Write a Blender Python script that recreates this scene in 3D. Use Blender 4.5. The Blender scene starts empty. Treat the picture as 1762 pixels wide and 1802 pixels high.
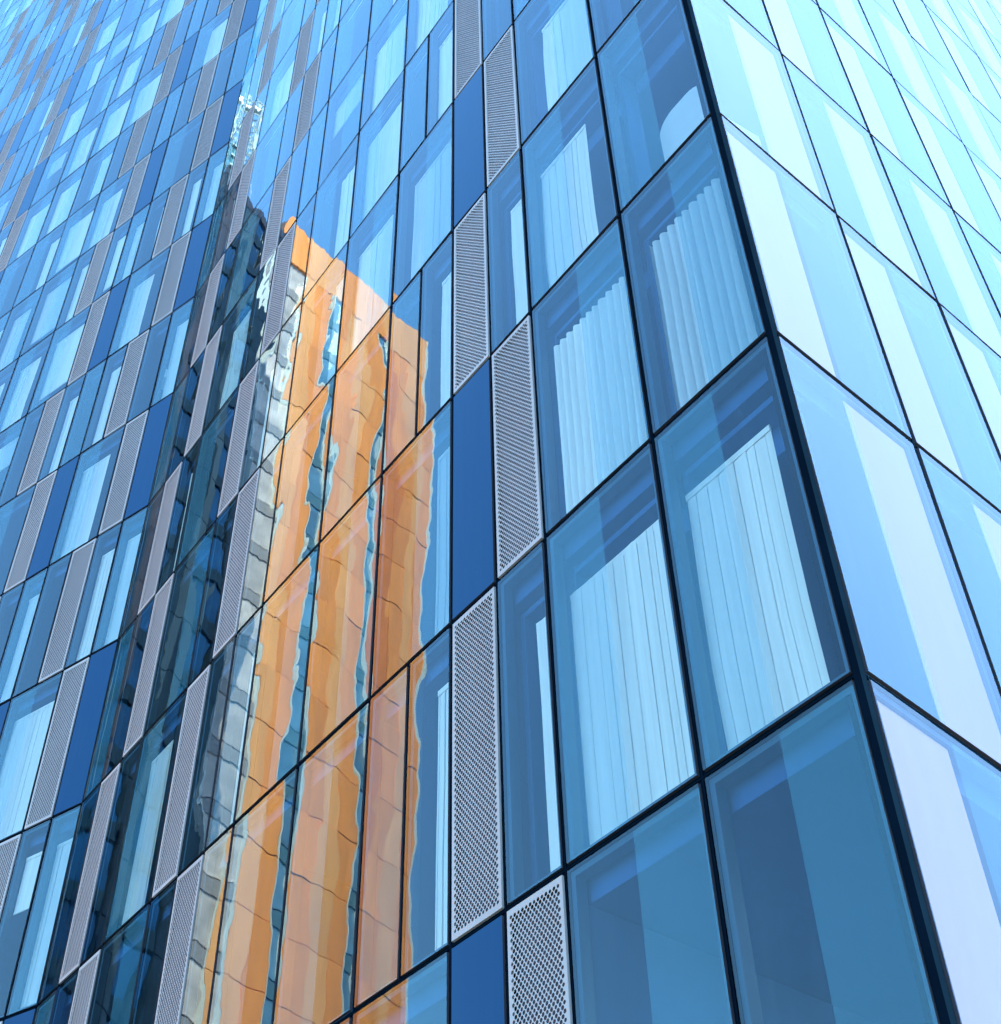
import bpy, bmesh, math, random
from mathutils import Vector, Matrix
random.seed(7)
R = math.radians
sc = bpy.context.scene
col = sc.collection

# ------------------------------------------------------------------ camera
CAMZ = 1.6
PITCH, ROLL = 0.8256230116, -0.1531317045
cam = bpy.data.cameras.new('camera')
cam.sensor_fit = 'HORIZONTAL'
cam.sensor_width = 36.0
cam.lens = 2523.9466 / 1762 * 36.0
cam.shift_x = (881 - 451.3018) / 1762
cam.shift_y = (740.3897 - 901) / 1762
cam.clip_start = 0.1
cam.clip_end = 6000
camo = bpy.data.objects.new('camera', cam)
col.objects.link(camo)
_c, _s = math.cos(PITCH), math.sin(PITCH)
r0, u0, f0 = Vector((1, 0, 0)), Vector((0, -_s, _c)), Vector((0, _c, _s))
rv = r0 * math.cos(ROLL) - u0 * math.sin(ROLL)
uv = r0 * math.sin(ROLL) + u0 * math.cos(ROLL)
mw = Matrix((rv, uv, -f0)).transposed().to_4x4()
mw.translation = (0, 0, CAMZ)
camo.matrix_world = mw
sc.camera = camo

# ------------------------------------------------------------------ sky and sun
SUN_AZ, SUN_EL = 127.0, 52.0          # azimuth clockwise from +Y
w = bpy.data.worlds.new('World')
sc.world = w
w.use_nodes = True
nt = w.node_tree
sky = nt.nodes.new('ShaderNodeTexSky')
sky.sky_type = 'NISHITA'
sky.sun_disc = False
sky.sun_elevation = R(SUN_EL)
sky.sun_rotation = R(SUN_AZ)
sky.air_density = 1.8
sky.dust_density = 1.3
sky.ozone_density = 10.0
bg = nt.nodes['Background']
bg.inputs[1].default_value = 0.15
nt.links.new(sky.outputs[0], bg.inputs[0])
sun = bpy.data.lights.new('sun', 'SUN')
sun.energy = 5.0
sun.angle = R(0.53)
sun.color = (1.0, 0.85, 0.66)
suno = bpy.data.objects.new('sun', sun)
col.objects.link(suno)
sd = Vector((math.sin(R(SUN_AZ)) * math.cos(R(SUN_EL)), math.cos(R(SUN_AZ)) * math.cos(R(SUN_EL)), math.sin(R(SUN_EL))))
suno.rotation_euler = sd.to_track_quat('Z', 'Y').to_euler()
suno.location = sd * 200
vs = sc.view_settings
vs.view_transform = 'Standard'
vs.look = 'None'
vs.exposure = 2.74
vs.gamma = 1.0
vs.use_curve_mapping = False
sc.cycles.max_bounces = 7
sc.cycles.diffuse_bounces = 2
sc.cycles.transparent_max_bounces = 12
sc.cycles.use_adaptive_sampling = True
sc.cycles.adaptive_threshold = 0.025
sc.cycles.glossy_bounces = 4
sc.cycles.caustics_reflective = False

# ------------------------------------------------------------------ materials
def mat(name):
    m = bpy.data.materials.new(name)
    m.use_nodes = True
    n = m.node_tree
    n.nodes.clear()
    out = n.nodes.new('ShaderNodeOutputMaterial')
    return m, n, out

def principled(name, color, rough=0.5, metal=0.0, vary=0.0, scale=3.0, spec=0.5, stretch=(1, 1, 1)):
    m, n, out = mat(name)
    p = n.nodes.new('ShaderNodeBsdfPrincipled')
    p.inputs['Roughness'].default_value = rough
    p.inputs['Metallic'].default_value = metal
    p.inputs['Specular IOR Level'].default_value = spec
    n.links.new(p.outputs[0], out.inputs[0])
    if vary:
        tc = n.nodes.new('ShaderNodeTexCoord')
        oi = n.nodes.new('ShaderNodeObjectInfo')
        mp = n.nodes.new('ShaderNodeMapping')
        mp.inputs['Scale'].default_value = stretch
        add = n.nodes.new('ShaderNodeVectorMath'); add.operation = 'ADD'
        mul = n.nodes.new('ShaderNodeMath'); mul.operation = 'MULTIPLY'; mul.inputs[1].default_value = 57.0
        n.links.new(oi.outputs['Random'], mul.inputs[0])
        n.links.new(tc.outputs['Object'], mp.inputs['Vector'])
        n.links.new(mp.outputs[0], add.inputs[0])
        n.links.new(mul.outputs[0], add.inputs[1])
        nz = n.nodes.new('ShaderNodeTexNoise')
        nz.inputs['Scale'].default_value = scale
        nz.inputs['Detail'].default_value = 5
        n.links.new(add.outputs[0], nz.inputs['Vector'])
        mr = n.nodes.new('ShaderNodeMapRange')
        mr.inputs['From Min'].default_value = 0.3; mr.inputs['From Max'].default_value = 0.7
        mr.inputs['To Min'].default_value = 1 - vary; mr.inputs['To Max'].default_value = 1 + vary
        n.links.new(nz.outputs['Fac'], mr.inputs['Value'])
        r2 = n.nodes.new('ShaderNodeMapRange')
        r2.inputs['To Min'].default_value = 1 - vary * .7; r2.inputs['To Max'].default_value = 1 + vary * .7
        n.links.new(oi.outputs['Random'], r2.inputs['Value'])
        mm = n.nodes.new('ShaderNodeMath'); mm.operation = 'MULTIPLY'
        n.links.new(mr.outputs[0], mm.inputs[0]); n.links.new(r2.outputs[0], mm.inputs[1])
        hs = n.nodes.new('ShaderNodeHueSaturation')
        hs.inputs['Color'].default_value = (*color, 1)
        n.links.new(mm.outputs[0], hs.inputs['Value'])
        n.links.new(hs.outputs[0], p.inputs['Base Color'])
    else:
        p.inputs['Base Color'].default_value = (*color, 1)
    return m

def wavy_normal(n, eps):
    """surface normal gently rippled the way toughened glass is"""
    geo = n.nodes.new('ShaderNodeNewGeometry')
    tc = n.nodes.new('ShaderNodeTexCoord')
    oi = n.nodes.new('ShaderNodeObjectInfo')
    mul = n.nodes.new('ShaderNodeMath'); mul.operation = 'MULTIPLY'; mul.inputs[1].default_value = 91.0
    n.links.new(oi.outputs['Random'], mul.inputs[0])
    acc = geo.outputs['Normal']
    for scl, amp in (((1.1, 1.0, 0.55), 1.0), ((4.5, 1.0, 2.4), 0.36), ((1.5, 1.0, 9.0), 0.10)):
        mp = n.nodes.new('ShaderNodeMapping')
        mp.inputs['Scale'].default_value = scl
        add = n.nodes.new('ShaderNodeVectorMath'); add.operation = 'ADD'
        n.links.new(tc.outputs['Object'], mp.inputs['Vector'])
        n.links.new(mp.outputs[0], add.inputs[0]); n.links.new(mul.outputs[0], add.inputs[1])
        nz = n.nodes.new('ShaderNodeTexNoise')
        nz.inputs['Scale'].default_value = 1.0
        nz.inputs['Detail'].default_value = 0.0
        n.links.new(add.outputs[0], nz.inputs['Vector'])
        sub = n.nodes.new('ShaderNodeVectorMath'); sub.operation = 'SUBTRACT'; sub.inputs[1].default_value = (.5, .5, .5)
        n.links.new(nz.outputs['Color'], sub.inputs[0])
        sc_ = n.nodes.new('ShaderNodeVectorMath'); sc_.operation = 'SCALE'; sc_.inputs['Scale'].default_value = eps * amp
        n.links.new(sub.outputs[0], sc_.inputs[0])
        a2 = n.nodes.new('ShaderNodeVectorMath'); a2.operation = 'ADD'
        n.links.new(acc, a2.inputs[0]); n.links.new(sc_.outputs[0], a2.inputs[1])
        acc = a2.outputs[0]
    nn = n.nodes.new('ShaderNodeVectorMath'); nn.operation = 'NORMALIZE'
    n.links.new(acc, nn.inputs[0])
    return nn.outputs[0]

def coated_glass(name, body=None, tint=(0.75, 0.94, 0.98), refl=(0.62, 0.92, 0.97), ior=1.45, eps=0.011, dust=0.035):
    m, n, out = mat(name)
    nrm = wavy_normal(n, eps)
    fr = n.nodes.new('ShaderNodeFresnel')
    fr.inputs['IOR'].default_value = ior
    gl = n.nodes.new('ShaderNodeBsdfGlossy')
    gl.inputs['Color'].default_value = (*refl, 1)
    gl.inputs['Roughness'].default_value = 0.0
    n.links.new(nrm, gl.inputs['Normal'])
    if body is None:
        b = n.nodes.new('ShaderNodeBsdfTransparent')
        b.inputs['Color'].default_value = (*tint, 1)
    else:
        b = n.nodes.new('ShaderNodeBsdfDiffuse')
        b.inputs['Color'].default_value = (*body, 1)
    mx = n.nodes.new('ShaderNodeMixShader')
    n.links.new(fr.outputs[0], mx.inputs[0])
    n.links.new(b.outputs[0], mx.inputs[1]); n.links.new(gl.outputs[0], mx.inputs[2])
    # thin film of street dust and old rain runs
    tc = n.nodes.new('ShaderNodeTexCoord')
    oi = n.nodes.new('ShaderNodeObjectInfo')
    mu = n.nodes.new('ShaderNodeMath'); mu.operation = 'MULTIPLY'; mu.inputs[1].default_value = 37.0
    mp = n.nodes.new('ShaderNodeMapping'); mp.inputs['Scale'].default_value = (14, 1, .7)
    ad = n.nodes.new('ShaderNodeVectorMath'); ad.operation = 'ADD'
    nz = n.nodes.new('ShaderNodeTexNoise'); nz.inputs['Scale'].default_value = 1.0; nz.inputs['Detail'].default_value = 6; nz.inputs['Roughness'].default_value = .7
    n.links.new(oi.outputs['Random'], mu.inputs[0]); n.links.new(tc.outputs['Object'], mp.inputs[0])
    n.links.new(mp.outputs[0], ad.inputs[0]); n.links.new(mu.outputs[0], ad.inputs[1]); n.links.new(ad.outputs[0], nz.inputs['Vector'])
    mr = n.nodes.new('ShaderNodeMapRange'); mr.inputs['From Min'].default_value = .45; mr.inputs['From Max'].default_value = .8
    mr.inputs['To Min'].default_value = 0.0; mr.inputs['To Max'].default_value = dust
    n.links.new(nz.outputs['Fac'], mr.inputs['Value'])
    du = n.nodes.new('ShaderNodeBsdfDiffuse'); du.inputs['Color'].default_value = (.16, .30, .42, 1)
    m2 = n.nodes.new('ShaderNodeMixShader')
    n.links.new(mr.outputs[0], m2.inputs[0]); n.links.new(mx.outputs[0], m2.inputs[1]); n.links.new(du.outputs[0], m2.inputs[2])
    n.links.new(m2.outputs[0], out.inputs[0])
    return m

def clear(name):
    m, n, out = mat(name)
    t = n.nodes.new('ShaderNodeBsdfTransparent')
    t.inputs['Color'].default_value = (0.98, 0.99, 1, 1)
    n.links.new(t.outputs[0], out.inputs[0])
    return m

def veil(name, color, dens):
    """white ceramic dot frit: part open, part white enamel"""
    m, n, out = mat(name)
    t = n.nodes.new('ShaderNodeBsdfTransparent')
    d = n.nodes.new('ShaderNodeBsdfDiffuse'); d.inputs['Color'].default_value = (*color, 1)
    tr = n.nodes.new('ShaderNodeBsdfTranslucent'); tr.inputs['Color'].default_value = (*color, 1)
    a = n.nodes.new('ShaderNodeMixShader'); a.inputs[0].default_value = 0.25
    n.links.new(d.outputs[0], a.inputs[1]); n.links.new(tr.outputs[0], a.inputs[2])
    mx = n.nodes.new('ShaderNodeMixShader'); mx.inputs[0].default_value = dens
    n.links.new(t.outputs[0], mx.inputs[1]); n.links.new(a.outputs[0], mx.inputs[2])
    n.links.new(mx.outputs[0], out.inputs[0])
    return m

def cloth(name, color):
    m, n, out = mat(name)
    tc = n.nodes.new('ShaderNodeTexCoord')
    mp = n.nodes.new('ShaderNodeMapping'); mp.inputs['Scale'].default_value = (9, 9, .35)
    nz = n.nodes.new('ShaderNodeTexNoise'); nz.inputs['Scale'].default_value = 1.6; nz.inputs['Detail'].default_value = 4
    n.links.new(tc.outputs['Object'], mp.inputs[0]); n.links.new(mp.outputs[0], nz.inputs['Vector'])
    mr = n.nodes.new('ShaderNodeMapRange'); mr.inputs['To Min'].default_value = .8; mr.inputs['To Max'].default_value = 1.12
    n.links.new(nz.outputs['Fac'], mr.inputs['Value'])
    hs = n.nodes.new('ShaderNodeHueSaturation'); hs.inputs['Color'].default_value = (*color, 1)
    n.links.new(mr.outputs[0], hs.inputs['Value'])
    d = n.nodes.new('ShaderNodeBsdfDiffuse'); tr = n.nodes.new('ShaderNodeBsdfTranslucent')
    n.links.new(hs.outputs[0], d.inputs['Color']); n.links.new(hs.outputs[0], tr.inputs['Color'])
    a = n.nodes.new('ShaderNodeMixShader'); a.inputs[0].default_value = 0.22
    n.links.new(d.outputs[0], a.inputs[1]); n.links.new(tr.outputs[0], a.inputs[2])
    n.links.new(a.outputs[0], out.inputs[0])
    return m

M = {}
M['glass'] = coated_glass('blue_coated_glass')
M['glass_side'] = coated_glass('pale_coated_glass', tint=(0.86, 0.90, 0.98), refl=(0.58, 0.75, 0.84), ior=1.43, eps=0.011)
M['spandrel'] = coated_glass('deep_blue_spandrel_glass', body=(0.0, 0.024, 0.082), ior=1.20, eps=0.004, dust=0.012)
M['clear'] = clear('inner_glass_face')
M['seal'] = principled('black_seal', (0.008, 0.014, 0.024), 0.6)
M['mullion'] = principled('navy_aluminium', (0.0012, 0.005, 0.011), 0.5, vary=.2, scale=2, spec=0.0)
M['frame'] = principled('blue_window_frame', (0.008, 0.06, 0.12), 0.5, vary=.1)
M['veil'] = veil('white_frit', (0.20, 0.64, 0.88), 0.22)
M['blind'] = principled('white_roller_blind', (0.42, 0.29, 0.285), 0.8, vary=.05, scale=1.2, stretch=(1, 1, .3))
M['cushion'] = principled('pale_upholstery', (0.5, 0.55, 0.6), 0.9)
M['cloth'] = cloth('white_voile', (0.92, 0.90, 0.88))
M['cloth2'] = cloth('grey_voile', (0.62, 0.66, 0.70))
M['perf'] = principled('pale_anodised_sheet', (0.19, 0.235, 0.25), 0.5, 0.0, vary=.08, scale=1.5, stretch=(1, 1, .3))
M['backing'] = principled('navy_backing_sheet', (0.006, 0.016, 0.03), 0.7)
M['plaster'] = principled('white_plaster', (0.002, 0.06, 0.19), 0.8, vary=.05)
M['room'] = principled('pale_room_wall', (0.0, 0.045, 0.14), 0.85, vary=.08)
M['ground'] = principled('grey_paving', (0.13, 0.13, 0.13), 0.85, vary=.2, scale=.8)
M['terracotta'] = principled('orange_terracotta', (0.95, 0.29, 0.05), 0.45, vary=.12, scale=1.1, stretch=(1, 1, .12))
M['terracotta1'] = principled('peach_terracotta', (0.97, 0.38, 0.12), 0.45, vary=.10, scale=1.1, stretch=(1, 1, .12))
M['terracotta2'] = principled('rust_terracotta', (0.80, 0.20, 0.03), 0.45, vary=.14, scale=1.1, stretch=(1, 1, .12))
M['terra_joint'] = principled('brown_joint', (0.10, 0.04, 0.02), 0.7)
M['owin'] = principled('pale_blue_window', (0.10, 0.20, 0.30), 0.08, 0.0, vary=.35, scale=.4, spec=1.0)
M['palewin'] = principled('milky_balcony_glass', (0.52, 0.42, 0.40), 0.15, vary=.3, scale=.5)
M['paleband'] = principled('grey_balcony_edge', (0.30, 0.25, 0.25), 0.4)
M['oband'] = principled('teal_floor_band', (0.07, 0.15, 0.20), 0.4)
M['white'] = principled('white_trim', (0.62, 0.62, 0.62), 0.4)
M['bronze'] = principled('shade_bronze_cladding', (0.006, 0.012, 0.016), 0.35, spec=.2, vary=.3, scale=.4)  # shade on the mirrored tower, put into a near-black bronze
M['brown'] = principled('shade_brown_cladding', (0.04, 0.02, 0.014), 0.4, vary=.3, scale=.4)  # shaded orange cladding, its shade painted in as brown
M['navywin'] = principled('shade_navy_window', (0.004, 0.03, 0.09), 0.1, vary=.5, scale=.3, spec=.25)  # windows darkened in colour to read as shaded
M['paleshade'] = principled('shade_slate_panel', (0.025, 0.04, 0.05), 0.5, vary=.2, scale=.4)  # slate tone lowered so the panel reads as in shade
M['cranewhite'] = principled('grey_crane_paint', (0.30, 0.34, 0.35), 0.4, vary=.1)
M['craneglass'] = principled('teal_cab_glass', (0.03, 0.12, 0.15), 0.1)

# ------------------------------------------------------------------ mesh helpers
def link(name, mesh, parent=None, mats=()):
    o = bpy.data.objects.new(name, mesh)
    col.objects.link(o)
    if parent is not None:
        o.parent = parent
    for m_ in mats:
        if m_.name not in [x.name for x in mesh.materials if x]:
            mesh.materials.append(m_)
    return o

def empty(name, loc):
    o = bpy.data.objects.new(name, None)
    o.empty_display_size = 0.5
    col.objects.link(o)
    o.location = loc
    return o

def tag(o, label=None, cat=None, group=None, kind=None):
    if label: o['label'] = label
    if cat: o['category'] = cat
    if group: o['group'] = group
    if kind: o['kind'] = kind
    return o

class MB:
    def __init__(s): s.v, s.f, s.mi = [], [], []
    def quad(s, pts, mi=0):
        b = len(s.v); s.v += [tuple(p) for p in pts]; s.f.append(tuple(range(b, b + len(pts)))); s.mi.append(mi)
    def box(s, x0, x1, y0, y1, z0, z1, mi=0, sides=None):
        b = len(s.v)
        s.v += [(x0, y0, z0), (x1, y0, z0), (x1, y1, z0), (x0, y1, z0), (x0, y0, z1), (x1, y0, z1), (x1, y1, z1), (x0, y1, z1)]
        # order: bottom, top, y0, x1, y1(front), x0
        fs = [(0, 3, 2, 1), (4, 5, 6, 7), (0, 1, 5, 4), (1, 2, 6, 5), (2, 3, 7, 6), (3, 0, 4, 7)]
        for k, q in enumerate(fs):
            s.f.append(tuple(b + i for i in q)); s.mi.append(sides[k] if sides else mi)
    def prism(s, poly, z0, z1, mi=0):
        n_ = len(poly); b = len(s.v)
        s.v += [(p[0], p[1], z0) for p in poly] + [(p[0], p[1], z1) for p in poly]
        s.f.append(tuple(b + i for i in range(n_))[::-1]); s.mi.append(mi)
        s.f.append(tuple(b + n_ + i for i in range(n_))); s.mi.append(mi)
        for i in range(n_):
            j = (i + 1) % n_
            s.f.append((b + i, b + j, b + n_ + j, b + n_ + i)); s.mi.append(mi)
    def bar(s, a, b_, r=0.03, mi=0):
        a, b_ = Vector(a), Vector(b_); d = (b_ - a).normalized()
        t = Vector((0, 0, 1)) if abs(d.z) < .9 else Vector((1, 0, 0))
        p = d.cross(t).normalized() * r; q = d.cross(p).normalized() * r
        k = len(s.v)
        for e in (a, b_):
            for c in (p + q, q - p, -p - q, p - q): s.v.append(tuple(e + c))
        for fa in ((0, 1, 2, 3), (7, 6, 5, 4), (0, 4, 5, 1), (1, 5, 6, 2), (2, 6, 7, 3), (3, 7, 4, 0)):
            s.f.append(tuple(k + i for i in fa)); s.mi.append(mi)
    def mesh(s, name, mats):
        me = bpy.data.meshes.new(name)
        me.from_pydata(s.v, [], s.f)
        for m_ in mats: me.materials.append(m_)
        me.polygons.foreach_set('material_index', s.mi)
        me.update()
        return me

# ------------------------------------------------------------------ ground
g = MB(); g.quad([(-1500, -1500, 0), (1500, -1500, 0), (1500, 1500, 0), (-1500, 1500, 0)])
tag(link('ground', g.mesh('ground', [M['ground']])), kind='structure')

# ------------------------------------------------------------------ the glass tower: frame of reference
MOD = 0.7349371
FH = 3.3                                  # storey height
Z0 = CAMZ + 5.7045                        # height of floor line 0
C = Vector((3.812033, 6.518634))          # street corner of the tower
hM, hR, hL = 1.9643477624, 0.5475292708, 2.2789977115
OM, OL, OR, WR = -0.0557917, -0.0189903, 0.1557861, 1.6123977
DF = 14.651685
dM = Vector((math.cos(hM), math.sin(hM))); dR = Vector((math.cos(hR), math.sin(hR))); dL = Vector((math.cos(hL), math.sin(hL)))
nM = Vector((-dM.y, dM.x)); nL = Vector((-dL.y, dL.x)); nR = Vector((dR.y, -dR.x))
Fp = C + dM * DF
ROWTOP = 22
LMODS, RCOLS = 34, 9
Lend = Fp + dL * (OL + MOD * LMODS); Rend = C + dR * (OR + WR * RCOLS)

def zf(k): return Z0 + FH * k

def frame(o, xdir, n):
    m4 = Matrix.Identity(4)
    m4.col[0][:3] = (xdir.x, xdir.y, 0); m4.col[1][:3] = (n.x, n.y, 0); m4.col[2][:3] = (0, 0, 1)
    m4.translation = (o.x, o.y, 0)
    return m4
FR = {'M': frame(C, dM, nM), 'L': frame(Fp, dL, nL), 'R': frame(C, -dR, nR)}   # x along wall, y outward, z up

root = empty('glass_tower', (C.x, C.y, 0))
tag(root, 'blue glass tower with folded curtain wall and perforated metal panels', 'building')
Tinv = Matrix.Translation((-C.x, -C.y, 0))

def place(o, fac, loc, tilt=(0, 0), parent=root):
    m4 = FR[fac] @ Matrix.Translation(loc)
    if tilt != (0, 0):
        m4 = m4 @ Matrix.Rotation(tilt[0], 4, 'X') @ Matrix.Rotation(tilt[1], 4, 'Z')
    o.parent = root
    o.matrix_local = Tinv @ m4
    return o

def screen_box(fac, x0, x1, z0, z1):
    pts = []
    for x in (x0, x1):
        for z in (z0, z1):
            p = FR[fac] @ Vector((x, 0, z)) - camo.location
            d = p.dot(f0)
            if d < .2: return None
            pts.append(((451.3 + 2523.95 * p.dot(rv) / d), (740.39 - 2523.95 * p.dot(uv) / d)))
    return pts

def seen_area(fac, x0, x1, z0, z1):
    q = screen_box(fac, x0, x1, z0, z1)
    if not q: return 0
    xs, ys = [p[0] for p in q], [p[1] for p in q]
    if max(xs) < 0 or min(xs) > 1762 or max(ys) < 0 or min(ys) > 1802: return 0
    a, b, c, d = q[0], q[1], q[3], q[2]
    return abs((c[0] - a[0]) * (d[1] - b[1]) - (d[0] - b[0]) * (c[1] - a[1])) / 2

# offset polyline behind the facades, used for slabs and core
def off(d):
    def isect(p, u, q, v):
        t = ((q.x - p.x) * v.y - (q.y - p.y) * v.x) / (u.x * v.y - u.y * v.x)
        return p + u * t
    return [Rend - nR * d, isect(C - nR * d, dR, C - nM * d, dM), isect(Fp - nM * d, dM, Fp - nL * d, dL), Lend - nL * d]

# ------------------------------------------------------------------ panel layout (two-storey rhythm)
def layout_M(r):
    if r % 2:   # odd storeys
        return [(0, 2, 'g'), (2, 2, 'g'), (4, 1, 'p'), (5, 1, 'd'), (6, 2, 'g'), (8, 2, 'g'), (10, 2, 'g'), (12, 1, 'g'),
                (13, 1, 'g'), (14, 1, 'p'), (15, 2, 'g'), (17, 1, 'g'), (18, 1, 'p'), (19, 1, 'g')]
    return [(0, 2, 'g'), (2, 2, 'g'), (4, 1, 'g'), (5, 1, 'p'), (6, 1, 'g'), (7, 1, 'g'), (8, 2, 'g'), (10, 2, 'g'), (12, 1, 'g'),
            (13, 1, 'p'), (14, 1, 'g'), (15, 2, 'g'), (17, 1, 'p'), (18, 1, 'g'), (19, 1, 'g')]
def layout_L(r):
    base = ([(0, 1, 'd'), (1, 1, 'p'), (2, 2, 'g'), (4, 1, 'd'), (5, 1, 'p'), (6, 2, 'g'), (8, 2, 'g'), (10, 2, 'g'), (12, 2, 'g'),
             (14, 1, 'd'), (15, 1, 'p'), (16, 2, 'g'), (18, 1, 'd'), (19, 1, 'p')] if r % 2 == 0 else
            [(0, 1, 'g'), (1, 1, 'g'), (2, 1, 'p'), (3, 1, 'g'), (4, 1, 'g'), (5, 1, 'g'), (6, 1, 'p'), (7, 1, 'g'), (8, 2, 'g'), (10, 2, 'g'),
             (12, 2, 'g'), (14, 1, 'p'), (15, 1, 'g'), (16, 1, 'g'), (17, 1, 'g'), (18, 1, 'p'), (19, 1, 'g')])
    out = list(base)
    for c, w_, t in base:
        if c + 20 + w_ <= LMODS: out.append((c + 20, w_, t))
    return out

GAP = 0.062
units = []                                # fac, x0, x1, row, type, modules, first module
for r in range(-2, ROWTOP):
    for c, w_, t in layout_M(r):
        units.append(['M', OM + MOD * c if c else 0.045, OM + MOD * (c + w_), r, t, w_, c])
    for c, w_, t in layout_L(r):
        units.append(['L', OL + MOD * c, OL + MOD * (c + w_), r, t, w_, c])
    for k in range(RCOLS):
        units.append(['R', -(OR + WR * (k + 1)), -(OR + WR * k if k else 0.05), r, 'g', 2, k])
for u in units:
    u.append(seen_area(u[0], u[1], u[2], zf(u[3]), zf(u[3] + 1)))

# ------------------------------------------------------------------ shared meshes
cache = {}
def pane_mesh(W, H, key='glass'):
    k = (key, round(W, 3), round(H, 3))
    if k not in cache:
        b = MB()
        b.box(-W / 2, W / 2, -0.028, 0, -H / 2, H / 2, sides=[1, 1, 2, 1, 0, 1])
        if key.startswith('glass'): del b.f[2], b.mi[2]       # one optical layer per pane
        cache[k] = b.mesh('pane', [M[key], M['seal'], M['clear'] if key.startswith('glass') else M['backing']])
    return cache[k]

def frame_mesh(W, H):
    k = ('frame', round(W, 3), round(H, 3))
    if k not in cache:
        b = MB(); t = 0.05; y0, y1 = -0.13, -0.032
        b.box(-W / 2, -W / 2 + t, y0, y1, -H / 2, H / 2)
        b.box(W / 2 - t, W / 2, y0, y1, -H / 2, H / 2)
        b.box(-W / 2 + t, W / 2 - t, y0, y1, -H / 2, -H / 2 + t)
        b.box(-W / 2 + t, W / 2 - t, y0, y1, H / 2 - t, H / 2)
        cache[k] = b.mesh('frame', [M['frame']])
    return cache[k]

def lining_mesh(W, H, corner=False):
    """plastered reveal round the window: two jambs and a soffit with a bulkhead"""
    k = ('lining', round(W, 3), round(H, 3), corner)
    if k not in cache:
        b = MB(); y0, y1 = -0.46, -0.245
        xl = -W / 2 + (.16 if corner else 0)
        for sx in (1,):
            x = sx * (W / 2 + .005); b.box(min(x, x - sx * .07), max(x, x - sx * .07), y0, y1, -H / 2, H / 2 - .34)
        b.box(xl, W / 2, y0, y1, H / 2 - .34, H / 2 - .28)
        b.box(xl + .075, W / 2 - .075, y0 - .05, y0, H / 2 - .62, H / 2 - .343)
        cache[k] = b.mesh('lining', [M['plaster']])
    return cache[k]

def curtain_mesh(W, H, seed, mat_):
    k = ('curtain', round(W, 3), round(H, 3), seed, mat_.name)
    if k not in cache:
        rg = random.Random(seed * 13 + 5)
        prof = []; x = 0; y = 0
        tube = seed > 4
        while x < W:
            stepw = rg.uniform(.085, .12) if tube else rg.uniform(.06, .15)
            if tube:
                for i in range(9):
                    t = i / 8
                    prof.append((x + stepw * t, .05 * math.sin(math.pi * t) ** .8))
            else:
                d0 = rg.uniform(-.008, .008); d1 = rg.uniform(-.008, .010)
                prof += [(x, d0), (x + stepw * .5, (d0 + d1) / 2 + rg.uniform(0, .006)), (x + stepw - .008, d1), (x + stepw - .004, d1 - rg.choice((.004, .018, .03)))]
            x += stepw
        prof = [(min(px, W), py) for px, py in prof]
        b = MB()
        sway = [rg.uniform(-.012, .012) for _ in range(4)]
        zs = [H / 2, H / 6, -H / 6, -H / 2]
        n_ = len(prof)
        for zi, z in enumerate(zs):
            for px, py in prof: b.v.append((px - W / 2 + sway[zi] * math.sin(px * 9), py + sway[zi], z))
        for zi in range(3):
            for i in range(n_ - 1):
                a = zi * n_ + i
                b.f.append((a, a + 1, a + n_ + 1, a + n_)); b.mi.append(0)
        # hem and heading tape give the cloth its thickness
        b.box(-W / 2, W / 2, -.012, .004, H / 2 - .05, H / 2 + .01)
        me = b.mesh('curtain', [mat_])
        cache[k] = me
    return cache[k]

def screen_mesh(W, H):
    k = ('screen', round(W, 3), round(H, 3))
    if k not in cache:
        b = MB()
        b.quad([(W / 2, -.0285, -H / 2), (-W / 2, -.0285, -H / 2), (-W / 2, -.0285, H / 2), (W / 2, -.0285, H / 2)])
        cache[k] = b.mesh('frit', [M['veil'], M['clear']])
    return cache[k]

def blind_mesh(W, H):
    k = ('blind', round(W, 3), round(H, 3))
    if k not in cache:
        b = MB(); b.box(-W / 2, W / 2, -.066, -.060, -H / 2, H / 2)
        cache[k] = b.mesh('blind', [M['blind']])
    return cache[k]

def drop_mesh(W, H, mat_):
    k = ('drop', round(W, 3), round(H, 3), mat_.name)
    if k not in cache:
        b = MB(); b.box(-W / 2, W / 2, -.003, 0, -H / 2 + .03, H / 2 - .06); b.box(-W / 2, W / 2, -.03, .01, H / 2 - .06, H / 2); b.box(-W / 2, W / 2, -.012, .006, -H / 2, -H / 2 + .03)
        cache[k] = b.mesh('drop', [mat_])
    return cache[k]

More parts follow.
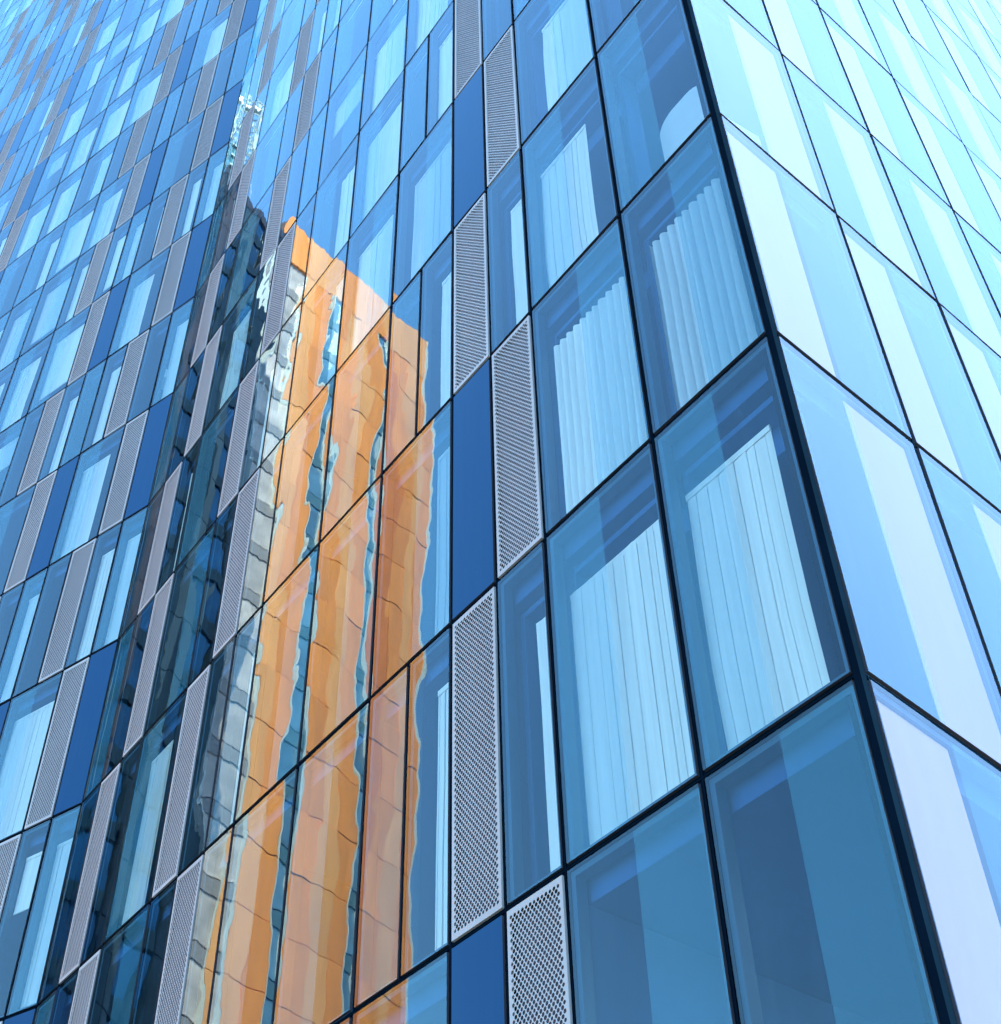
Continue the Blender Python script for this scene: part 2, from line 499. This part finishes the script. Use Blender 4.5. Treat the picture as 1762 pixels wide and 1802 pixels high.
def perf_mesh(W, H):
    k = ('perf', round(W, 3), round(H, 3))
    if k in cache: return cache[k]
    nx = 13; px = (W - .05) / nx; ny = int((H - .07) / .061); py = (H - .07) / ny
    x0, z0 = -px * nx / 2, -py * ny / 2
    b = MB()
    rg = random.Random(3)
    def cell(cx, cz, rad):
        corners = [(px / 2, 0), (px / 4, py / 4), (0, py / 2), (-px / 4, py / 4), (-px / 2, 0), (-px / 4, -py / 4), (0, -py / 2), (px / 4, -py / 4)]
        k0 = len(b.v)
        for ax, az in corners: b.v.append((cx + ax, 0, cz + az))
        for i in range(8):
            a = i * math.pi / 4; b.v.append((cx + rad * math.cos(a), 0, cz + rad * math.sin(a)))
        for i in range(8):
            a = i * math.pi / 4; b.v.append((cx + rad * math.cos(a), -.002, cz + rad * math.sin(a)))
        for i in range(8):
            j = (i + 1) % 8
            b.f.append((k0 + i, k0 + 8 + i, k0 + 8 + j, k0 + j)); b.mi.append(0)
            b.f.append((k0 + 8 + i, k0 + 16 + i, k0 + 16 + j, k0 + 8 + j)); b.mi.append(0)
    for j in range(ny):
        for i in range(nx):
            cell(x0 + px * (i + .5), z0 + py * (j + .5), .0178 if (i + j) % 2 else .0160)
    for j in range(1, ny):
        for i in range(1, nx):
            cell(x0 + px * i, z0 + py * j, .0186 if (i + j) % 2 else .0180)
    # half cells at the border
    for j in range(ny):
        za, zb = z0 + py * j, z0 + py * (j + 1)
        for sx, xe in ((1, x0), (-1, -x0)):
            if j < ny - 1:
                b.quad([(xe, 0, za + py / 2), (xe + sx * px / 2, 0, zb), (xe, 0, zb + py / 2)][::sx], 0)
    for i in range(nx):
        for sz, ze in ((1, z0), (-1, -z0)):
            if i < nx - 1:
                b.quad([(x0 + px * (i + .5), 0, ze), (x0 + px * (i + 1), 0, ze + sz * py / 2), (x0 + px * (i + 1.5), 0, ze)][::-sz], 0)
            if i == 0: b.quad([(x0, 0, ze), (x0 + px / 2, 0, ze), (x0, 0, ze + sz * py / 2)], 0)
            if i == nx - 1: b.quad([(-x0, 0, ze), (-x0 - px / 2, 0, ze), (-x0, 0, ze + sz * py / 2)], 0)
    # folded margin
    for (xa, xb, za, zb) in ((-W / 2, x0, -H / 2, H / 2), (-x0, W / 2, -H / 2, H / 2), (x0, -x0, -H / 2, z0), (x0, -x0, -z0, H / 2)):
        b.box(xa, xb, -.03, 0, za, zb)
    cache[k] = b.mesh('perforated', [M['perf']])
    return cache[k]

def backing_mesh(W, H):
    k = ('back', round(W, 3))
    if k not in cache:
        b = MB(); b.box(-W / 2 + .01, W / 2 - .01, -.12, -.05, -H / 2 + .01, H / 2 - .01)
        cache[k] = b.mesh('backing', [M['backing']])
    return cache[k]

# ------------------------------------------------------------------ structure behind the skin
for k in range(-1, ROWTOP + 1):
    o1, o2 = off(.17), off(5.6)
    b = MB()
    for i in range(3):
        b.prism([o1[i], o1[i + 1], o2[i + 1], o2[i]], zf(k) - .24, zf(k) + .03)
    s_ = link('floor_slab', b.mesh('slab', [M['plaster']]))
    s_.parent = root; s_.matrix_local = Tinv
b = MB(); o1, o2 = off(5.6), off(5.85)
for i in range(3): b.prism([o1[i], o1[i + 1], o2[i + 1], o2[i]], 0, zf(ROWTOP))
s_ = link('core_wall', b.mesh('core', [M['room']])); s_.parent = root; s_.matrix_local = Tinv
o1, o2 = off(.03), off(5.85)
for i, (a, c_) in enumerate(((o1[0], o2[0]), (o1[3], o2[3]))):
    dd = dR if i == 0 else dL
    b = MB(); b.prism([a, c_, c_ + dd * .25, a + dd * .25], 0, zf(ROWTOP) + .5)
    s_ = link('end_wall', b.mesh('end', [M['mullion']])); s_.parent = root; s_.matrix_local = Tinv
o2 = off(9)
b = MB(); oo = off(.02)
for i in range(3): b.prism([oo[i], oo[i + 1], o2[i + 1], o2[i]], zf(ROWTOP) + .05, zf(ROWTOP) + .6)
s_ = link('roof', b.mesh('roof', [M['mullion']])); s_.parent = root; s_.matrix_local = Tinv

# party walls between flats on the near storeys
for r in range(-1, 5):
    for c in (4, 8, 12):
        b = MB(); b.box(-.07, .07, -5.58, -.14, -FH / 2 + .04, FH / 2 - .26)
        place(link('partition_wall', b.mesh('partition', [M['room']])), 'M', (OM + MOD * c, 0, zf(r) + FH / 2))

# mullions, transoms, corner post
ZB, ZT = 0.0, zf(ROWTOP)
def mullion(fac, x, z0, z1, wd=GAP):
    k = ('mul', round(z1 - z0, 3), wd)
    if k not in cache:
        b = MB(); h = (z1 - z0) / 2
        b.box(-wd / 2, wd / 2, -.15, -.022, -h, h)
        b.box(-.008, .008, -.022, -.012, -h, h)
        cache[k] = b.mesh('mullion', [M['mullion']])
    place(link('mullion', cache[k]), fac, (x, 0, (z0 + z1) / 2))
for c in (2, 4, 5, 6, 8, 10, 12, 13, 14, 15, 17, 18, 19, 20):
    mullion('M', OM + MOD * c, ZB, ZT)
for r in range(-2, 13, 2): mullion('M', OM + MOD * 7, zf(r), zf(r + 1))
for c in list(range(1, LMODS + 1)):
    cc = c % 20
    if cc in (9, 11, 13): continue
    if cc in (3, 7, 17):
        for r in range(-1, 21, 2):
            if seen_area('L', OL + MOD * c - .1, OL + MOD * c + .1, zf(r), zf(r + 1)) > 0: mullion('L', OL + MOD * c, zf(r), zf(r + 1))
    else: mullion('L', OL + MOD * c, ZB, ZT)
for k in range(1, RCOLS + 1): mullion('R', -(OR + WR * k), ZB, ZT)
for k in range(-1, ROWTOP + 1):
    for fac, xa, xb in (('M', 0.07, DF), ('L', 0.02, OL + MOD * LMODS), ('R', -(OR + WR * RCOLS), -0.09)):
        kk = ('tr', fac)
        if kk not in cache:
            b = MB(); h = (xb - xa) / 2
            b.box(-h, h, -.148, -.024, -GAP / 2, GAP / 2)
            b.box(-h, h, -.024, -.014, -.008, .008)
            cache[kk] = b.mesh('transom', [M['mullion']])
        place(link('transom', cache[kk]), fac, ((xa + xb) / 2, 0, zf(k)))
b = MB()
ci = off(.30)[1]; p_m = C + dM * .07 - nM * .012; p_r = C + dR * .072 - nR * .012; pa = C + dM * (-.035) - nM * .004; pb = C + dR * (.145) - nR * .004
b.prism([off(.012)[1], p_r, p_r - nR * .16, ci, p_m - nM * .16, p_m][::-1], 0, ZT)
s_ = link('corner_post', b.mesh('post', [M['mullion']])); s_.parent = root; s_.matrix_local = Tinv

# ------------------------------------------------------------------ the panes, panels and what hangs behind them
H = FH - GAP
glass = sorted([u for u in units if u[4] == 'g'], key=lambda u: -u[7])
keep = set(id(u) for u in glass[:300] if u[7] > 0)
rest = {'g': MB(), 'd': MB(), 'p': []}
NEAR = 9000
# curtain choice on the near windows, from right to left: (facade, first module, storey): list of (from, to) in share of width
spec = {('M', 0, 1): [(.02, .93)], ('M', 2, 1): [(.0, .98)], ('M', 0, 0): [(.20, 1.02)], ('M', 2, 0): [(.0, 1.1)],
        ('M', 4, 0): [(.0, .52)], ('M', 0, -1): [], ('M', 2, -1): [], ('M', 0, 2): [], ('M', 2, 2): [(.32, 1.)], ('M', 0, 3): [(0, .5)],
        ('M', 2, 3): [(.1, .8)], ('M', 4, 2): [(.1, .75)], ('M', 6, 2): [(.0, .8)], ('M', 6, 0): [(0, .75)], ('M', 7, 0): [],
        ('M', 6, 1): [(0, .35)], ('M', 6, 3): [(.0, .95)], ('M', 8, 2): [], ('M', 8, 1): [], ('M', 10, 1): [], ('M', 8, 0): [], ('M', 10, 0): [],
        ('M', 10, 2): [], ('M', 12, 1): [(0, .8)], ('M', 15, 1): [(.45, 1)], ('M', 15, 2): [], ('M', 12, 0): [], ('M', 12, 2): [(0, .6)], ('M', 17, 1): [], ('M', 7, 2): []}
for u in units:
    fac, x0, x1, r, t, w_, c, area = u
    W = x1 - x0 - GAP; xc = (x0 + x1) / 2; zc = zf(r) + FH / 2
    rg = random.Random(hash((fac, c, r)) if False else (ord(fac) * 7919 + c * 131 + r * 17 + 5))
    tilt = (rg.gauss(0, R(.08)), rg.gauss(0, R(.20)))
    if t == 'p':
        if area > 0:
            p = place(link('perforated_panel', perf_mesh(W, H)), fac, (xc, 0, zc))
            link('backing', backing_mesh(W, H), p)
        else: rest['p'].append(u)
        continue
    if t == 'd':
        if area > 0: place(link('spandrel_panel', pane_mesh(W, H, 'spandrel')), fac, (xc, 0, zc), tilt)
        else: rest['p'].append(u)
        continue
    if id(u) not in keep:
        m4 = Tinv @ FR[fac]
        k0 = len(rest['g'].v)
        rest['g'].box(xc - W / 2, xc + W / 2, -.028, 0, zc - H / 2, zc + H / 2, sides=[1, 1, 2, 1, 0, 1])
        for i in range(k0, len(rest['g'].v)): rest['g'].v[i] = tuple(m4 @ Vector(rest['g'].v[i]))
        continue
    p = place(link('glass_pane', pane_mesh(W, H, 'glass_side' if fac == 'R' else 'glass')), fac, (xc, 0, zc), tilt)
    link('window_frame', frame_mesh(W, H), p)
    if area > NEAR and fac == 'M' and c < 6 and r > -1: link('window_lining', lining_mesh(W, H, fac == 'M' and c == 0), p)
    # frit on every other module, swapping from storey to storey
    hw = W / w_
    for h in range(w_):
        if fac == 'R':
            odd = (r + (w_ - 1 - h)) % 2; cx = -W / 2 + hw * (h + .5)
        else:
            odd = (r + c + h) % 2; cx = -W / 2 + hw * (h + .5)
        if fac == 'R' and odd:
            k_ = link('roller_blind', blind_mesh(hw - .055, H - .104), p); k_.location = (cx + (-.024 if cx > 0 else .024), 0, 0)
        elif odd or fac == 'R':
            f_ = link('frit_screen', screen_mesh(hw - .004, H), p); f_.location = (cx, 0, 0)
    # curtains
    key = (fac, c, r)
    if fac == 'R': continue
    kind = 'curtain'
    if key in spec: cov = spec[key]
    elif fac == 'M' and c >= 12 and r < 7:
        cov = [(.35, .9)] if rg.random() < .16 else []
    else:
        q = rg.random()
        cov = [] if q < .24 else [(0, 1.08)] if q < .56 else [(0, rg.uniform(.4, .75))] if q < .76 else [(rg.uniform(.2, .55), 1.08)]
        if rg.random() < .2: kind = 'roller_blind'
    for a, bb in cov:
        cw = round((bb - a) * (W - .16), 2)
        if cw < .12: continue
        full = H - (.64 if area > NEAR and c < 6 and fac == 'M' else .42)
        cm = M['cloth'] if rg.random() < .75 else M['cloth2']
        x_ = -W / 2 + .08 + a * (W - .16) + cw / 2
        if kind == 'curtain':
            k_ = link('curtain', curtain_mesh(cw, full, (5 if key in (('M', 0, 1), ('M', 2, 1)) else rg.randint(0, 4)), cm), p)
            k_.location = (x_, -.19, -H / 2 + full / 2 + .02)
        else:
            hb = round(full * rg.choice((.35, .55, .8, 1.0)), 2)
            k_ = link('roller_blind', drop_mesh(cw, hb, cm), p)
            k_.location = (x_, -.17, -H / 2 + full + .02 - hb / 2)
if rest['g'].v:
    o = link('glass_pane', rest['g'].mesh('far_panes', [M['glass'], M['seal'], M['clear']]), root)
    tag(o, kind='stuff')
b = MB()
for u in rest['p']:
    fac, x0, x1, r = u[:4]; m4 = Tinv @ FR[fac]; k0 = len(b.v)
    b.box(x0 + GAP / 2, x1 - GAP / 2, -.03, 0, zf(r) + GAP / 2, zf(r + 1) - GAP / 2)
    for i in range(k0, len(b.v)): b.v[i] = tuple(m4 @ Vector(b.v[i]))
if b.v: tag(link('spandrel_panel', b.mesh('far_panels', [M['spandrel']]), root), kind='stuff')

# ------------------------------------------------------------------ towers across the street, seen mirrored in the glass
def mirror(p):
    q = Vector((p[0], p[1])); d = (q - C).dot(nM)
    return q - nM * (2 * d)
SC = 1.6
HT = 80 * SC + CAMZ
A = mirror((-0.1 * SC, 54.8 * SC)); Bq = mirror((11.25 * SC, 63.6 * SC))
LEN = (Bq - A).length; tx = (Bq - A).normalized(); tn = Vector((-tx.y, tx.x))
if tn.dot(-A) < 0: tn = -tn
tn2 = tn
def tower_frame(o, xd, n):
    m4 = Matrix.Identity(4)
    m4.col[0][:3] = (xd.x, xd.y, 0); m4.col[1][:3] = (n.x, n.y, 0); m4.col[2][:3] = (0, 0, 1)
    m4.translation = (o.x, o.y, 0)
    return m4
ot = empty('orange_tower', (A.x, A.y, 0))
ot.matrix_world = tower_frame(A, tx, tn)
tag(ot, 'sunlit orange terracotta tower mirrored in the folded glass wall', 'building')
LV = 3.2 * SC
def shared(key, dims, m_):
    k = (key,) + tuple(round(d, 3) for d in dims)
    if k not in cache:
        b = MB(); b.box(-dims[0] / 2, dims[0] / 2, -dims[1], 0, 0, dims[2]); cache[k] = b.mesh(key, [m_])
    return cache[k]
strips = [(0, .17, 'w'), (.17, .325, 'o'), (.325, .40, 'w'), (.40, .645, 'o'), (.645, .70, 'w'), (.70, 1.0, 'o')]
b = MB(); b.box(0, LEN, -16, -.5, 0, HT - .4)
link('tower_body', b.mesh('body', [M['terra_joint']]), ot)
nlev = int(HT / LV)
ztop = HT - 1.3 * LV
for s0, s1, t in strips:
    ws = (s1 - s0) * LEN
    # parapet panel on top
    if t == 'o' or True:
        o = link('cladding_panel', shared('parapet%d' % int(s0 * 100), (ws - .06, .5, HT - ztop - .05), M['terracotta1' if int(s0 * 10) % 2 else 'terracotta']), ot); o.location = ((s0 + s1) / 2 * LEN, .0, ztop + .05)
    for k in range(nlev):
        z1 = ztop - k * LV; z0 = z1 - LV
        if z0 < 2: break
        xm = (s0 + s1) / 2 * LEN
        if t == 'o':
            nc = max(2, round(ws / 1.9)); wc = ws / nc
            for q in range(nc):
                tone = ('terracotta', 'terracotta1', 'terracotta', 'terracotta2')[(q + int(s0 * 10)) % 4]
                o = link('cladding_panel', shared('cladding' + tone, (wc - .03, .5, LV - .07), M[tone]), ot)
                o.location = (s0 * LEN + (q + .5) * wc, random.uniform(-.03, .03), z0 + .06)
                o.rotation_euler = (random.gauss(0, .004), 0, random.gauss(0, .012))
        else:
            o = link('window_pane', shared('ow', (ws - .2, .3, LV * .72), M['owin']), ot); o.location = (xm, -.25, z0 + LV * .28)
            o2_ = link('floor_band', shared('ob', (ws - .2, .3, LV * .24), M['oband']), ot); o2_.location = (xm, -.16, z0 + .02)
    if t == 'w':
        if s0 == 0:
            for ch_ in ot.children:
                if ch_.name.startswith('window_pane') and ch_.location.x < .17 * LEN: ch_.data.materials[0] = M['palewin']
                if ch_.name.startswith('floor_band') and ch_.location.x < .17 * LEN: ch_.data.materials[0] = M['paleband']
        for sx in (s0 * LEN + .12, s1 * LEN - .12):
            o = link('white_trim', shared('trim', (.07, .5, ztop), M['white']), ot); o.location = (sx, .05, 0)
o = link('corner_trim', shared('trim', (.25, .6, HT), M['white']), ot); o.location = (LEN + .1, .06, 0)

# darker tower in front of it; its dark colours stand in for shade
VN = 74.0
def vpt(az, d): return mirror((d * math.sin(R(az)), d * math.cos(R(az))))
P0, P1 = vpt(-7.5, 70), vpt(-0.2, 80)
nx_ = (P1 - P0).normalized(); nn_ = Vector((-nx_.y, nx_.x))
if nn_.dot(-P0) < 0: nn_ = -nn_
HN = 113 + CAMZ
dt = empty('shade_tower', (P0.x, P0.y, 0)); dt.matrix_world = tower_frame(P0, nx_, nn_)
tag(dt, 'tower mirrored left of the orange one, shade painted in as dark bronze and navy', 'building')
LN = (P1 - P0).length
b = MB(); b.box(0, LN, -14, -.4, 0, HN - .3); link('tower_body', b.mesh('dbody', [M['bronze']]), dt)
x = 0; i = 0
kinds = ['bronze', 'navywin', 'bronze', 'brown', 'navywin', 'bronze', 'paleshade', 'navywin', 'bronze']
sh = [.10, .14, .10, .08, .14, .12, .08, .12, .12]
for kd, s_ in zip(kinds, sh):
    ws = s_ * LN / sum(sh)
    for k in range(24):
        z0 = HN - (k + 1) * 4.6
        if z0 < 1: break
        if kd == 'navywin':
            o = link('window_pane', shared('dw', (ws - .3, .2, 3.1), M['navywin']), dt); o.location = (x + ws / 2, -.2, z0 + 1.3)
            o = link('floor_band', shared('db', (ws - .3, .2, 1.2), M['bronze']), dt); o.location = (x + ws / 2, -.1, z0 + .05)
        else:
            o = link('cladding_panel', shared('dc' + kd, (ws - .05, .4, 4.5), M[kd]), dt); o.location = (x + ws / 2, 0, z0 + .05)
    x += ws
link('parapet', shared('dpar', (LN, .5, 1.2), M['brown']), dt).location = (LN / 2, .05, HN - 1.0)

# roof crane on the dark tower
cb = vpt(-3.9, 80)
cr = empty('roof_crane', (cb.x, cb.y, HN)); cr.rotation_euler = (0, 0, .5); cr.scale = (.85, .85, .9)
tag(cr, 'white lattice roof crane with glazed cab above the dark tower', 'crane')
b = MB(); s_ = .75; hz = 26.0
for ax in (-s_, s_):
    for ay in (-s_, s_): b.bar((ax, ay, -.5), (ax, ay, hz), .11)
z = 0; fl = 1
while z < hz - 1.5:
    for ax in (-s_, s_):
        b.bar((ax, -s_ * fl, z), (ax, s_ * fl, z + 1.5), .06); b.bar((-s_ * fl, ax, z), (s_ * fl, ax, z + 1.5), .06)
    z += 1.5; fl = -fl
link('mast', b.mesh('mast', [M['cranewhite']]), cr)
b = MB()
for ax in (-1.6, 0, 1.6):
    for ay in (-1.4, 1.4): b.bar((ax, ay, 9.6), (ax, ay, 13.4), .14)
for z in (9.6, 11.5, 13.4):
    for ay in (-1.4, 1.4): b.bar((-1.6, ay, z), (1.6, ay, z), .14)
    for ax in (-1.6, 1.6): b.bar((ax, -1.4, z), (ax, 1.4, z), .14)
cab = link('operator_cab', b.mesh('cab', [M['cranewhite']]), cr); cab.location = (2.4, 0, 0)
b = MB(); b.box(-1.5, 1.5, -1.3, 1.3, 9.7, 13.3); link('cab_glass', b.mesh('cabg', [M['craneglass']]), cab)
b = MB()
for k in range(3):
    b.bar((-.6 + k * .6, 0, hz), (-3.5 + k * 3, 1.2, 2), .05)
b.bar((0, 0, hz - 2), (9, 2, hz + 9), .35)
link('jib', b.mesh('jib', [M['cranewhite']]), cr)

# ------------------------------------------------------------------ furniture just inside the glass
def local_thing(name, fac, loc, rz=0):
    o = empty(name, (0, 0, 0)); o.matrix_world = FR[fac] @ Matrix.Translation(loc) @ Matrix.Rotation(rz, 4, 'Z'); return o
ch = local_thing('armchair', 'M', (.53, -.43, zf(2) + .03))
tag(ch, 'pale armchair with rounded back behind the high corner window', 'armchair')
b = MB(); n_ = 10; w2, hh, rr = .33, 1.05, .24
prof = [(-w2, .30)] + [(-w2 + rr - rr * math.cos(i / n_ * math.pi / 2), hh - rr + rr * math.sin(i / n_ * math.pi / 2)) for i in range(n_ + 1)]
prof += [(-p[0], p[1]) for p in prof[::-1]]
k0 = len(b.v); m_ = len(prof)
for y in (.26, .14):
    for px_, pz in prof: b.v.append((px_, y, pz))
b.f.append(tuple(range(m_))); b.mi.append(0); b.f.append(tuple(range(m_, 2 * m_))[::-1]); b.mi.append(0)
for i in range(m_):
    j = (i + 1) % m_; b.f.append((i, j, m_ + j, m_ + i)); b.mi.append(0)
link('backrest', b.mesh('backrest', [M['cushion']]), ch)
b = MB(); b.box(-.34, .34, -.36, .137, .28, .44); link('seat', b.mesh('seat', [M['cushion']]), ch)
for sx in (-.28, .28):
    for sy in (-.28, .18):
        b = MB(); b.bar((sx, sy, 0), (sx * .95, sy * .95, .28), .02); link('leg', b.mesh('leg', [M['mullion']]), ch)
lp = local_thing('floor_lamp', 'L', (OL + MOD * 1.45, -.5, zf(5) + .03))
tag(lp, 'white floor lamp behind glass on the left wing', 'lamp')
b = MB(); b.bar((0, 0, .02), (0, 0, 1.5), .016); link('pole', b.mesh('pole', [M['white']]), lp)
b = MB(); b.prism([(.16 * math.cos(i * math.pi / 6), .16 * math.sin(i * math.pi / 6)) for i in range(12)], 0, .025); link('base', b.mesh('base', [M['white']]), lp)
b = MB(); b.prism([(.2 * math.cos(i * math.pi / 6), .2 * math.sin(i * math.pi / 6)) for i in range(12)], 1.45, 1.72); link('lamp_shade', b.mesh('shade', [M['white']]), lp)
